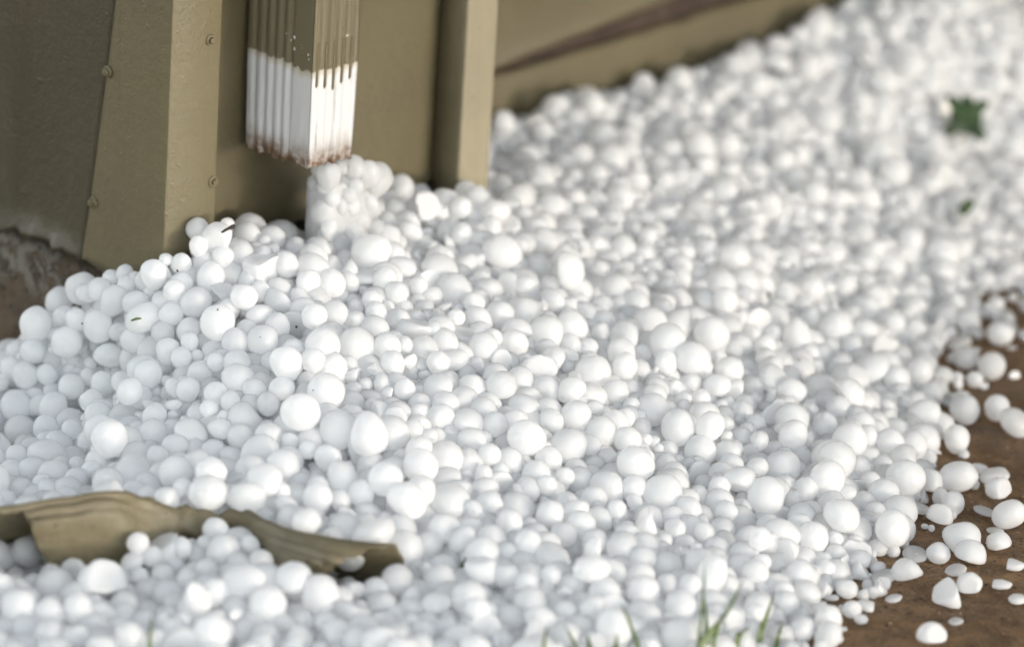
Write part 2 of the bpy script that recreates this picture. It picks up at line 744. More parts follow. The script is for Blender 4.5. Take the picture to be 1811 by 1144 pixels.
# left wall panel with a torn lower edge
def left_panel():
    ts = list(np.linspace(.03, .34, 48)) + [.4, .6, 1.0, 2.0, 3.2]
    rows = [0, .003, .007, .012, .02, .04, .08, .15, .212, .3, .8, WALL_H - .11]
    verts, faces = [], []
    for k, dz in enumerate(rows):
        kk = min(1, max(0, (.111 + dz - .113) / .21))
        t0 = .0915 + (.062 - .0915) * kk + .0022
        for t in [t0 + (q - .03) * (.34 - t0) / .31 if q <= .34 else q for q in ts]:
            jag = .0055 * (noise.noise((t * 60, 1.3, 0)) + .6 * noise.noise((t * 190, 4.1, 0)))
            z = .111 + dz + (jag * max(0, 1 - dz / .02) if t > .088 else jag * max(0, 1 - dz / .02))
            curl = -.006 * max(0, 1 - dz / .014) * (0.4 + abs(noise.noise((t * 70, 8, 0))) * 2) if t > .09 else 0
            rib = 0
            d = abs(t - .198)
            if d < .02:
                rib = -.014 * (1 - max(0, (d - .006) / .014))
            s = .0005 + curl + rib + .0016 * noise.noise((t * 14, z * 9, 2.2))
            verts.append(B(s, t, z))
    n = len(ts)
    for k in range(len(rows) - 1):
        for i in range(n - 1):
            faces.append((k * n + i, k * n + i + 1, (k + 1) * n + i + 1, (k + 1) * n + i))
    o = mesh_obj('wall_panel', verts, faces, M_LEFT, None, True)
    solidify(o, .0009, 0)
    o['label'] = 'shaded olive wall sheet with a torn lower edge'
    return adopt(o)


left_panel()


# recess panel behind the downspout
def recess_panel():
    ss = np.linspace(.0495, .3035, 40)
    rows = [0, .003, .008, .016, .05, .1, .2, .4, 1.0, WALL_H - .128]
    verts, faces = [], []
    for dz in rows:
        for s in ss:
            jag = .006 * noise.noise((s * 90, 7.7, 0)) * max(0, 1 - dz / .012)
            up = .008 * max(0, (s - .262) / .04) * max(0, 1 - dz / .02)
            t = .030 + .0012 * noise.noise((s * 18, dz * 12, 9)) - .004 * max(0, 1 - dz / .014) * abs(noise.noise((s * 40, 3, 3)))
            verts.append(B(s, t, .124 + dz + jag + up))
    n = len(ss)
    for k in range(len(rows) - 1):
        for i in range(n - 1):
            faces.append((k * n + i, k * n + i + 1, (k + 1) * n + i + 1, (k + 1) * n + i))
    o = mesh_obj('recess_panel', verts, faces, M_PANEL, None, True)
    solidify(o, .0009, 0)
    return adopt(o)


recess_panel()
# flange beyond the recess: a folded box with a worn rounded edge
def flange():
    prof = [(.3042, .034), (.3040, .0012), (.3043, .0004), (.3052, 0), (.32, -.0003), (.3348, 0), (.3357, .0004), (.336, .0012), (.336, .178)]
    zs = [.10, .13, .16, .2, .24, .29, .36, .6, 1.2, WALL_H]
    verts, faces = [], []
    for z in zs:
        for (s, t) in prof:
            d = .0009 * noise.noise((s * 50, t * 20, z * 30))
            verts.append(B(s + d, t + d, z))
    n = len(prof)
    for k in range(len(zs) - 1):
        for i in range(n - 1):
            faces.append((k * n + i, k * n + i + 1, (k + 1) * n + i + 1, (k + 1) * n + i))
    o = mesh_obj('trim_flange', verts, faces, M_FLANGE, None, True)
    o.data.set_sharp_from_angle(angle=radians(20))
    solidify(o, .0012, 0)
    return adopt(o)


flange()


# long wall: upper siding with a lip, rusty gap, base flashing
def long_wall():
    ss = np.r_[np.linspace(.337, 1.4, 70), 2.0, 4.0]

    def zlow(s):
        return .147 + max(0, s - .50) * .125 + .0015 * noise.noise((s * 30, 0, 0)) if s < 1.0 else .2095 + .001 * noise.noise((s * 30, 0, 0))
    prof = [(.183, -.000), (.1765, -.0005), (.1755, .0015), (.1775, .006), (.179, .012), (.180, .05), (.180, .3), (.180, WALL_H - .2)]
    verts, faces = [], []
    for s in ss:
        for (t, dz) in prof:
            verts.append(B(s, t, zlow(s) + dz))
    n = len(prof)
    for k in range(len(ss) - 1):
        for i in range(n - 1):
            faces.append((k * n + i, (k + 1) * n + i, (k + 1) * n + i + 1, k * n + i + 1))
    o = mesh_obj('siding_panel', verts, faces, M_PANEL, None, True)
    solidify(o, .001, 0)
    adopt(o)
    r = prism('rust_strip', [(.337, .186), (4.0, .186), (4.0, .196), (.337, .196)], .10, .26, M_RUST)
    r['label'] = 'dark rusty strip below the siding'
    adopt(r)
    # base flashing with a worn wavy upper edge
    verts, faces = [], []
    for s in ss:
        top = .140 + max(0, min(s, 1.1) - .56) * .055 + .0025 * noise.noise((s * 24, 3, 1)) + .002 * noise.noise((s * 70, 3, 1))
        for (t, z) in [(.176, -.02), (.1775, .05), (.179, .1), (.1795, top - .004), (.1805, top), (.1855, top + .001)]:
            verts.append(B(s, t + .001 * noise.noise((s * 12, z * 20, 5)), z))
    n = 6
    for k in range(len(ss) - 1):
        for i in range(n - 1):
            faces.append((k * n + i, (k + 1) * n + i, (k + 1) * n + i + 1, k * n + i + 1))
    f = mesh_obj('base_flashing', verts, faces, M_PANEL, None, True)
    solidify(f, .001, 0)
    adopt(f)


long_wall()
# unseen wall added only to keep the low sun off the far bank
adopt(prism('added_shade_wall', [(1.90, .178), (1.90, -2.6), (2.0, -2.6), (2.0, .178)], -.02, WALL_H, M_PANEL, bev=.004))
# concrete foundation and an added dark board that paints shade into the metal's gaps
def foundation():
    ts = np.r_[np.linspace(.012, .36, 60), .6, 1.2, 3.2]
    zs = np.r_[-.05, np.linspace(0, .096, 18)]
    verts, faces = [], []
    for z in zs:
        for t in ts:
            s = .010 + .0035 * noise.noise((t * 40, z * 40, 0)) + .0015 * noise.noise((t * 150, z * 150, 4))
            if z > .093:
                s += .004
            verts.append(B(s, t, z))
    for t in ts:
        verts.append(B(.12, t, .096))
    n = len(ts)
    for k in range(len(zs)):
        for i in range(n - 1):
            faces.append((k * n + i, k * n + i + 1, (k + 1) * n + i + 1, (k + 1) * n + i))
    o = mesh_obj('foundation', verts, faces, M_CONC, None, True)
    o['label'] = 'weathered concrete foundation with flaking pale paint'
    adopt(o)
    b = prism('gap_shade_board', [(.019, .036), (.33, .036), (.33, .10), (.12, 3.2), (.019, 3.2)], .097, WALL_H - .01, M_VOID)
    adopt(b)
    c = prism('foundation', [(.02, .040), (.334, .040), (.334, .12), (.13, .12), (.13, .05), (.02, .05)], -.05, .0955, M_CONC)
    adopt(c)


foundation()

# ------------------------------------------------------------------ downspout
SP_S0, SP_T0, SP_W, SP_D = .0955, -.0515, .0470, .0750


def spout_profile():
    """closed outline (ds, dt) of a fluted rectangular pipe"""
    pts = []
    def face(p0, p1, nrm, grooves, n, width, depth):
        for i in range(n):
            f = i / n
            x = p0[0] + (p1[0] - p0[0]) * f
            y = p0[1] + (p1[1] - p0[1]) * f
            d = 0
            for (gpos, gw, gd) in grooves:
                u = abs(f - gpos) / gw
                if u < 1:
                    d += gd * .5 * (1 + cos(pi * u))
            end = min(f, 1 - f)
            d += .0016 * max(0, 1 - end / .035) ** 2
            pts.append((x - nrm[0] * d, y - nrm[1] * d))
    W, D = SP_W, SP_D
    g5 = [(.12, .07, .0020), (.30, .07, .0022), (.48, .07, .0022), (.66, .07, .0022), (.84, .07, .0020)]
    g3 = [(.34, .050, .0021), (.47, .050, .0021), (.60, .050, .0021), (.73, .050, .0021), (.87, .050, .0021)]
    face((0, 0), (W, 0), (0, -1), g5, 72, W, 0)
    face((W, 0), (W, D), (1, 0), g3, 72, D, 0)
    face((W, D), (0, D), (0, 1), g5, 72, W, 0)
    face((0, D), (0, 0), (-1, 0), [(1 - a, b, c) for a, b, c in g3], 72, D, 0)
    return pts


def downspout():
    prof = spout_profile()
    n = len(prof)
    zs = [.2035, .2045, .207, .211, .217, .224, .232, .242, .253, .265, .28, .30, .33, .4, .7, 1.4, 2.5]
    verts, faces = [], []
    cx, cy = SP_W / 2, SP_D / 2
    for k, z in enumerate(zs):
        flare = max(0, 1 - (z - .2035) / .08)
        for i, (x, y) in enumerate(prof):
            sc = 1 - .055 * flare
            jag = 0
            if z < .225:
                w = max(0, 1 - (z - .2035) / .02)
                jag = w * (.0020 * noise.noise((i * .11, 0, 3)) + .0016 * noise.noise((i * .45, 2, 3)) - .0045 * (x / SP_W) * 0 - .003 * (y / SP_D))
            wob = .0010 * flare * noise.noise((x * 120, y * 120, z * 30))
            verts.append((*(B(SP_S0 + cx + (x - cx) * sc + wob, SP_T0 + cy + (y - cy) * (1 - .03 * flare) + wob, 0)[:2]), z + jag))
    for k in range(len(zs) - 1):
        for i in range(n):
            j = (i + 1) % n
            faces.append((k * n + i, k * n + j, (k + 1) * n + j, (k + 1) * n + i))
    root = empty('downspout', tuple(B(SP_S0 + cx, SP_T0 + cy, .2)))
    tag(root, 'fluted rectangular downspout, olive above and bare white with rust at its cut end', 'downspout')
    o = mesh_obj('pipe', verts, faces, M_SPOUT, None, True)
    solidify(o, .0009, -1)
    adopt(o, root)
    # runs of olive paint over the white
    for x, zt, zb in [(.12, .300, .2655), (.30, .300, .2635), (.48, .300, .2605), (.66, .300, .2645), (.84, .300, .2665)]:
        ring = []
        vv, ff = [], []
        m = 10
        L = 16
        for a in range(L + 1):
            f = a / L
            z = zt + (zb - zt) * f
            w = .0018 * (1 - .30 * f)
            th = .0010
            if f > .9:
                w *= math.sqrt(max(0, 1 - ((f - .9) / .1) ** 2)) + .02
                th *= math.sqrt(max(0, 1 - ((f - .9) / .1) ** 2)) + .02
            flare = max(0, 1 - (z - .2035) / .08)
            xs = SP_S0 + cx + (x * SP_W - cx) * (1 - .055 * flare)
            tt = SP_T0 + cy - cy * (1 - .03 * flare) + .0018
            for b in range(m):
                an = 2 * pi * b / m
                vv.append(B(xs + w * cos(an) + .0004 * noise.noise((z * 200, x * 50, 0)), tt - th * sin(an) - .0003, z))
        for a in range(L):
            for b in range(m):
                c = (b + 1) % m
                ff.append((a * m + b, a * m + c, (a + 1) * m + c, (a + 1) * m + b))
        d = mesh_obj('paint_drip', vv, ff, M_DRIP, None, True)
        adopt(d, root)
    # bare white chips in the olive coat
    for t, z, r in [(-.030, .3015, .0022), (-.0265, .2985, .0012), (-.0305, .2925, .0020), (-.021, .3020, .0012), (-.046, .292, .0012), (-.047, .2885, .0010)]:
        k = 9
        vv = [B(SP_S0 - .0007, t, z)]
        for b in range(k):
            an = 2 * pi * b / k
            rr = r * (.6 + .5 * random.random())
            vv.append(B(SP_S0 - .0004, t + rr * cos(an) * .7, z + rr * sin(an)))
        d = mesh_obj('paint_chip', vv, [(0, 1 + b, 1 + (b + 1) % k) for b in range(k)], M_CHIP)
        adopt(d, root)
    return root


downspout()


# ------------------------------------------------------------------ crushed sheet-metal pipe in the foreground
def catmull(P, n):
    P = np.asarray(P, float)
    out = []
    for i in range(len(P) - 1):
        p0, p1, p2, p3 = P[max(i - 1, 0)], P[i], P[i + 1], P[min(i + 2, len(P) - 1)]
        for a in range(n):
            f = a / n
            out.append(.5 * ((2 * p1) + (-p0 + p2) * f + (2 * p0 - 5 * p1 + 4 * p2 - p3) * f * f + (-p0 + 3 * p1 - 3 * p2 + p3) * f ** 3))
    out.append(P[-1])
    return np.array(out)


SHEET_ROWS = [
    # (px, py, z): lower rear edge, rear fold, front fold, middle of the face, lower front edge
    [(-90, 985, .018), (40, 965, .018), (200, 950, .018), (270, 955, .018), (340, 960, .018), (430, 965, .018), (500, 1000, .014), (610, 1030, .012), (718, 1040, .012)],
    [(-90, 915, .066), (40, 897, .070), (200, 874, .074), (262, 884, .062), (340, 903, .052), (430, 905, .052), (500, 935, .054), (610, 957, .056), (700, 966, .054)],
    [(36, 910, .068), (110, 897, .072), (196, 885, .074), (255, 908, .056), (335, 940, .040), (425, 936, .041), (500, 957, .052), (575, 980, .056), (615, 986, .055)],
    [(60, 955, .048), (130, 948, .050), (225, 945, .048), (262, 958, .036), (335, 978, .020), (425, 978, .020), (490, 1000, .036), (545, 1015, .038), (576, 1018, .038)],
    [(98, 1022, .014), (150, 1022, .012), (245, 1015, .012), (275, 1020, .010), (335, 1025, .008), (425, 1025, .008), (480, 1055, .008), (530, 1072, .008), (554, 1072, .006)],
]


def sheet_points():
    grid = []
    for row in SHEET_ROWS:
        grid.append(catmull([on_z(*c) for c in row], 8))
    grid = np.array(grid)                           # rows, u, 3
    dense = np.array([catmull(grid[:, i], 7) for i in range(grid.shape[1])])   # u, v, 3
    return dense


def crushed_sheet():
    G = sheet_points()
    nu, nv = G.shape[:2]
    verts, faces = [], []
    for i in range(nu):
        mid = math.exp(-((i - 30) / 11) ** 2)
        for j in range(nv):
            p = G[i, j].copy()
            q = p * 42
            p[2] += mid * .009 * noise.noise((q[0] * 2.2, q[1] * .5, 2)) + .0015 * noise.noise(tuple(q))
            p[1] += mid * .006 * noise.noise((q[0] * 1.8, q[2], 7))
            # shallow flutes along the pipe
            p[2] += .0021 * sin(j * 1.9) * (1 - .7 * mid)
            if i < 2 or i > nu - 3:
                p[0] += .0018 * noise.noise((j * .6, i, 1))
            verts.append(p)
    for i in range(nu - 1):
        for j in range(nv - 1):
            faces.append((i * nv + j, (i + 1) * nv + j, (i + 1) * nv + j + 1, i * nv + j + 1))
    base = G.mean(axis=(0, 1))
    base[2] = 0
    o = mesh_obj('crushed_pipe', [v - base for v in verts], faces, M_SHEET, None, True)
    o.location = tuple(base)
    solidify(o, .0009, 0)
    tag(o, 'crushed olive sheet metal pipe piece half buried in hail', 'metal scrap')
    return np.array(verts)


SHEET = crushed_sheet()
sheet_g = sheet_points()

# ------------------------------------------------------------------ hailstones
# stones that stand out in the photograph: centre, diameter in its pixels, shape
NAMED = """409 377 36 r;362 393 54 r;385 416 50 r;441 393 48 r;495 416 68 o;376 484 60 r;352 535 62 r;467 453 42 r;180 570 64 r;205 535 56 e
289 585 45 r;338 584 48 r;242 601 52 r;198 627 52 o;126 601 60 r;256 650 57 o;324 633 42 r;128 682 50 r;184 678 50 o;383 640 37 r
423 671 62 r;457 514 42 r;491 580 54 r;439 545 33 r;439 584 46 r;331 689 48 r;250 704 52 o;408 710 42 r;474 713 46 r;519 650 46 r
519 619 42 r;131 748 64 r;160 519 45 o;798 338 55 r;678 358 54 o;726 380 50 r;645 398 46 r;635 434 45 r
840 384 46 r;794 406 44 r;368 859 68 r;309 902 50 r;392 973 67 r;497 943 67 r;237 873 52 r;135 851 50 r;41 873 52 r;490 990 38 r
441 959 40 r;184 1012 40 r;233 992 44 o;268 981 42 r;317 967 42 r;343 1086 70 r;53 1118 65 r;137 1061 62 e;163 1110 52 r;302 1049 60 r
417 1082 60 r;666 1043 48 r;703 890 50 r;707 936 62 r;650 928 54 o;449 1028 66 e;519 1049 58 r;482 1066 58 r;286 840 48 r;443 859 46 r
562 859 45 r;601 883 45 r;507 902 44 o;127 1012 55 h;43 971 58 r;1502 938 70 r;1623 778 66 r;1692 776 55 r;1706 724 58 r;1647 697 48 r
1763 721 50 r;1797 747 62 o;1695 842 68 o;1552 788 62 e;1702 954 66 e;1714 985 58 h;1604 1018 58 h;1680 1052 56 c;1714 1037 46 h;1766 964 44 h
1785 909 62 o;1766 869 46 h;1759 845 52 f;1642 857 52 h;1685 890 46 r;1661 918 50 h;1618 982 46 d;1766 1035 42 f;1647 1130 54 h;1464 1097 57 r
1419 1113 54 r;1423 1049 56 r;1369 1037 54 r;1316 990 66 r;1469 904 60 r;1587 907 66 r;1526 895 54 r;1597 935 54 r;1659 983 44 h;1438 838 52 h
1490 857 56 o;1480 764 60 r;1614 719 54 r;1754 647 52 r;1709 633 48 r;1535 1073 36 f;1483 650 58 r;1414 652 56 r;1523 1011 36 c;1552 1040 34 c
860 512 58 r;1018 520 62 r;1150 722 62 r;965 690 60 r;700 735 60 r;775 740 56 r;850 730 58 r;1060 770 60 r;1120 825 62 r;695 830 58 r
780 580 56 r;850 615 58 r;835 690 54 r;690 645 52 r;715 685 40 r;885 555 55 r;550 775 56 r;435 770 58 r;245 805 58 r;40 760 60 r
55 820 60 r;960 400 56 r;1080 310 50 r;1195 200 56 r;725 382 50 r;1240 795 62 r;1290 570 50 r;1180 1000 62 e;910 960 56 r;830 940 58 r
1060 920 56 r;940 1020 58 r;1265 890 58 r;1330 870 56 h;1220 935 52 r;1550 640 50 r;1520 740 56 r;1670 560 50 r;1770 590 52 r;1790 480 50 r
1620 740 46 r;1740 410 50 r;1560 440 58 r;1400 320 56 r;1640 150 58 r;1350 640 52 r;1100 650 54 r;600 1060 50 r;860 1090 52 r;1010 1040 60 r
1690 1010 38 d;1760 940 34 d;1580 1060 30 d;1730 830 36 f;1625 900 44 d;1790 1000 40 f;1800 1060 36 f;1690 1100 30 d;1740 905 40 d;1550 970 40 h""".replace('\n', ';').split(';')

N_SHAPES = {'r': 14, 'o': 6, 'e': 5, 'h': 6, 'c': 5, 'f': 4, 'd': 3}
ICO = {}
for lv in (1, 2, 3, 4):
    bm = bmesh.new()
    bmesh.ops.create_icosphere(bm, subdivisions=lv, radius=1)
    bm.verts.ensure_lookup_table()
    ICO[lv] = (np.array([v.co[:] for v in bm.verts]), np.array([[v.index for v in f.verts] for f in bm.faces]))
    bm.free()


def shape_points(kind, k, dirs):
    """unit hailstone of a kind: r round, o oval, e egg, h half with a flat broken face, c wedge, f flake, d clear disc"""
    rs = random.Random(hash((ord(kind), k)) & 0xffff)
    off = rs.uniform(0, 50)
    amp = {'r': .035, 'o': .05, 'e': .05, 'h': .05, 'c': .09, 'f': .10, 'd': .06}[kind]
    out = np.array(dirs)
    disp = np.array([noise.noise((d[0] * 1.3 + off, d[1] * 1.3, d[2] * 1.3)) + .35 * noise.noise((d[0] * 3 + off, d[1] * 3, d[2] * 3 + 9)) for d in dirs])
    out = out * (1 + amp * 1.6 * disp)[:, None]

    def cut(P, n, c, soft=.06):
        n = np.array(n, float)
        n /= np.linalg.norm(n)
        h = P @ n
        over = np.maximum(h - c, 0)
        # a broken face: nearly flat, a little dished
        rad = np.linalg.norm(P - np.outer(h, n), axis=1)
        return P - np.outer(over * (1 - soft), n) - np.outer(np.where(h > c, .06 * np.clip(1 - rad * 1.4, 0, 1), 0), n)
    if kind == 'r':
        out = out * np.array([rs.uniform(.93, 1.04), rs.uniform(.92, 1.03), rs.uniform(.80, .98)])
        if k % 5 == 4:
            out = cut(out, (rs.uniform(-1, 1), rs.uniform(-1, 1), rs.uniform(-.3, 1)), .72)
    elif kind == 'o':
        out = out * np.array([rs.uniform(1.06, 1.18), rs.uniform(.9, 1.0), rs.uniform(.70, .84)])
    elif kind == 'e':
        w = 1 - .20 * out[:, 0]
        out = np.c_[out[:, 0] * 1.10, out[:, 1] * w * .92, out[:, 2] * w * .88]
    elif kind == 'h':
        out = out * np.array([1.05, 1.0, .95])
        out = cut(out, (rs.uniform(-.2, .2), rs.uniform(-.2, .2), -1), rs.uniform(.05, .3))
        if k % 2:
            out = cut(out, (rs.uniform(-1, 1), rs.uniform(-1, 1), .4), .62)
    elif kind == 'c':
        out = cut(out, (1, rs.uniform(-.4, .4), .5), rs.uniform(.1, .35))
        out = cut(out, (-.7, rs.uniform(-.6, .6), .6), rs.uniform(.25, .5))
        out = cut(out, (0, 0, -1), .5)
        out = out * np.array([1.15, 1.15, 1.2])
    elif kind == 'f':
        out = out * np.array([1.15, .95, .42])
        out = cut(out, (1, .4, 0), rs.uniform(.4, .8))
    elif kind == 'd':
        rad = np.hypot(out[:, 0], out[:, 1])
        out = np.c_[out[:, 0] * 1.1, out[:, 1] * .95, out[:, 2] * .36 - .10 * np.clip(1 - rad * 1.3, 0, 1) * np.sign(out[:, 2])]
    return out


SHAPES = {}
for kind, cnt in N_SHAPES.items():
    for k in range(cnt):
        for lv in (1, 2, 3):
            SHAPES[(kind, k, lv)] = shape_points(kind, k, ICO[lv][0])


def seed_stones():
    P, R, IM, KD = [], [], [], []
    for item in NAMED:
        a = item.split()
        px, py, dia, kd = float(a[0]), float(a[1]), float(a[2]), a[3]
        p = hit_heap(px, py)
        depth = (p - CAM) @ FWD
        r = .5 * dia * K * depth
        for _ in range(6):
            rest = r * {'h': .45, 'f': .38, 'd': .30, 'o': .78, 'c': .55}.get(kd, .92)
            zz = max(rest, H(p[0], p[1]) - .62 * r)
            d = ray(px, py)
            # walk along the sight line until the centre stands at its own rest height
            k = np.linspace(3.4, 6.2, 2800)
            pts = CAM[None] + k[:, None] * d[None]
            hz = np.maximum(rest, H(pts[:, 0], pts[:, 1]) - .62 * r)
            idx = np.nonzero(pts[:, 2] <= hz)[0][0]
            p = pts[idx]
            r = .5 * dia * K * k[idx]
        P.append(p)
        R.append(r)
        IM.append(.04)
        KD.append(kd)
    # fill
    cell = GS * GS
    vol = 4 / 3 * pi * np.mean(radii(20000) ** 3)
    for i in range(GNX - 1):
        for j in range(GNY - 1):
            x, y = gx[i], gy[j]
            s, t = (np.array([x, y]) - C0[:2]) @ E1[:2], (np.array([x, y]) - C0[:2]) @ E2[:2]
            if s > -.006 and t > -.006 and not (s > .33 and t < .172) and not (.052 < s < .30 and t < .02):
                continue
            h = HG[i, j]
            if h > .004:
                n = max(min(h, LAYER), .012) * cell * .80 / vol
            else:
                # strays on the pavement
                n = cell / (pi * .0095 ** 2) * .50 * max(0, 1 + (h - .004) / .012) ** 2 + (.004 if y > -.75 else 0)
                n *= 2.3
                if y > .02:
                    n += .13 * max(0, 1 + h / .035)
                if y < -1.0 or x < -.6:
                    n = 0
            for _ in range(RNG.poisson(n)):
                r = float(radii(1)[0])
                if h <= .004 or h < .02:
                    r *= RNG.uniform(.34, .95)
                xx, yy = x + RNG.uniform(0, GS), y + RNG.uniform(0, GS)
                lo = max(0, h - LAYER)
                P.append((xx, yy, lo + RNG.uniform(0, 1) * max(.012, min(h, LAYER)) + r * .6))
                R.append(r)
                IM.append(1.0)
                u = RNG.uniform()
                edge = h < .03
                KD.append(RNG.choice(list('roehcfd'), p=[.27, .14, .08, .20, .15, .08, .08] if edge else [.44, .22, .10, .14, .05, .05, 0]))
    return np.array(P), np.array(R), np.array(IM), np.array(KD)


def radii(n):
    big = RNG.random(n)
    r = np.exp(RNG.normal(np.log(.0081), .28, n))
    r = np.where(big < .22, RNG.uniform(.0036, .0062, n), r)
    return np.clip(r, .0034, .0150)


P, R, IM, KD = seed_stones()
SOFTK = {'r': .88, 'o': .83, 'e': .86, 'h': .70, 'c': .70, 'f': .52, 'd': .45}
SOFT = np.array([SOFTK[k] for k in KD])

# static things the stones rest against: the crushed sheet and the frozen plug
sheet_pts = SHEET.reshape(-1, 3)[::5]
PLUG_C = B(.148, -.022, .15)
plug_pts = np.array([B(.130, -.03, .12), B(.130, -.03, .15), B(.130, -.03, .178), B(.155, -.028, .12), B(.155, -.028, .15), B(.150, -.028, .172)])
NS = len(P)
P = np.vstack([P, sheet_pts, plug_pts])
R = np.r_[R, np.full(len(sheet_pts), .0045), np.full(len(plug_pts), .021)]
IM = np.r_[IM, np.zeros(len(sheet_pts) + len(plug_pts))]
RC = R.copy()
RC[:NS] *= SOFT


def pairs_of(P, RC, margin=.004):
    cs = .032
    k = np.floor(P / cs).astype(np.int64) + 200
    key = (k[:, 0] * 1000 + k[:, 1]) * 1000 + k[:, 2]
    order = np.argsort(key, kind='stable')
    sk = key[order]
    A, Bv = [], []
    for dx in (-1, 0, 1):
        for dy in (-1, 0, 1):
            for dz in (-1, 0, 1):
                off = (dx * 1000 + dy) * 1000 + dz
                if off < 0:
                    continue
                lo = np.searchsorted(sk, sk + off, 'left')
                hi = np.searchsorted(sk, sk + off, 'right')
                cnt = hi - lo
                tot = cnt.sum()
                if tot == 0:
                    continue
                i = np.repeat(np.arange(len(sk)), cnt)
                st = np.repeat(np.cumsum(cnt) - cnt, cnt)
                j = np.arange(tot) - st + np.repeat(lo, cnt)
                if off == 0:
                    m = j > i
                    i, j = i[m], j[m]
                a, b = order[i], order[j]
                d = P[a] - P[b]
                m = (d * d).sum(1) < (RC[a] + RC[b] + margin) ** 2
                A.append(a[m])
                Bv.append(b[m])
    return np.concatenate(A), np.concatenate(Bv)


def settle(P, RC, IM, iters):
    n = len(P)
    free = IM > 0
    for it in range(iters):
        if it % 5 == 0:
            a, b = pairs_of(P, RC)
            m = (IM[a] + IM[b]) > 0
            a, b = a[m], b[m]
        P[free, 2] -= .0007 * (IM[free] > .5)
        d = P[a] - P[b]
        dist = np.sqrt((d * d).sum(1)) + 1e-9
        ov = RC[a] + RC[b] - dist
        m = ov > 0
        aa, bb = a[m], b[m]
        w = IM[aa] + IM[bb]
        c = d[m] / dist[m][:, None] * (ov[m] / w * .42)[:, None]
        for ax in range(3):
            P[:, ax] += IM * (np.bincount(aa, c[:, ax], n) - np.bincount(bb, c[:, ax], n))
        # floor
        f = np.maximum(bilerp(FG, P[:, 0], P[:, 1]), 0) + RC * .92
        P[:, 2] = np.where(free & (P[:, 2] < f), f, P[:, 2])
        # ceiling keeps the heap in shape
        # walls
        s, t = to_st(P)
        rr = RC * .95
        inside = free & (s > -rr) & (t > -rr)
        # left face
        lf = inside & (t > .0) & (s < .03)
        push = np.where(lf, -rr - s, 0)
        # trim fronts
        fr = inside & ~lf & ((s < .052) | ((s > .295) & (s < .336 + rr) & (t < .10)))
        pusht = np.where(fr & (s < .052), np.minimum(0, -rr - t), 0)
        fl = fr & (s >= .295)
        right_side = fl & (t > .012)
        pusht = np.where(fl & ~right_side, np.minimum(0, -rr - t), pusht)
        push = np.where(right_side, .338 + rr - s, push)
        rec = inside & (s >= .052) & (s <= .295)
        pusht = np.where(rec, np.minimum(0, .028 - rr - t), pusht)
        lw = inside & (s > .336)
        pusht = np.where(lw & ~fr, np.minimum(0, .175 - rr - t), pusht)
        P[:, :2] += push[:, None] * E1[None, :2] + pusht[:, None] * E2[None, :2]
    return P


P = settle(P, RC, IM, 45)


def top_up(P, R, RC, IM, KD, cs, slack):
    """add stones wherever the settled surface still lies below the heap"""
    nx, ny = int(1.8 / cs), int(2.65 / cs)
    top = np.full((nx, ny), -1.0)
    lo_ = IM != .04
    for dx in (-.5, 0, .5):
        for dy in (-.5, 0, .5):
            ii = ((P[:, 0] + dx * RC - GX0) / cs).astype(int)
            jj = ((P[:, 1] + dy * RC - GY0) / cs).astype(int)
            ok = lo_ & (ii >= 0) & (jj >= 0) & (ii < nx) & (jj < ny)
            np.maximum.at(top, (ii[ok], jj[ok]), (P[:, 2] + RC * (1 - .35 * (dx * dx + dy * dy)))[ok])
    add, ar, ak = [], [], []
    for i in range(nx):
        for j in range(ny):
            x, y = GX0 + (i + RNG.random()) * cs, GY0 + (j + RNG.random()) * cs
            h = float(H(x, y))
            if h < .016 or top[i, j] > h - slack:
                continue
            q = np.array([x, y]) - C0[:2]
            s, t = q @ E1[:2], q @ E2[:2]
            if s > -.006 and t > -.006 and not (s > .345 and t < .165) and not (.056 < s < .296 and t < .018):
                continue
            if .10 < s < .19 and -.05 < t < .02:
                continue
            if i % 1 == 0:
                r = float(radii(1)[0])
                add.append((x, y, max(top[i, j], 0) + r))
                ar.append(r)
                ak.append(RNG.choice(list('roehcf'), p=[.45, .21, .10, .14, .05, .05]))
    if not add:
        return P, R, RC, IM, KD
    ar = np.array(ar)
    soft = np.array([SOFTK[k] for k in ak])
    return np.vstack([P, np.array(add)]), np.r_[R, ar], np.r_[RC, ar * soft], np.r_[IM, np.ones(len(ar))], np.r_[KD, np.array(ak)]


KD = np.r_[KD, np.full(len(P) - NS, 'x')]
for rnd in range(3):
    n0 = len(P)
    P, R, RC, IM, KD = top_up(P, R, RC, IM, KD, .013, .0015)
    print('TOPUP', len(P) - n0)
    P = settle(P, RC, IM, 22)
m_ = KD != 'x'
P, R, IM, KD = P[m_], R[m_], IM[m_], KD[m_]
SOFT = np.array([SOFTK[k] for k in KD])

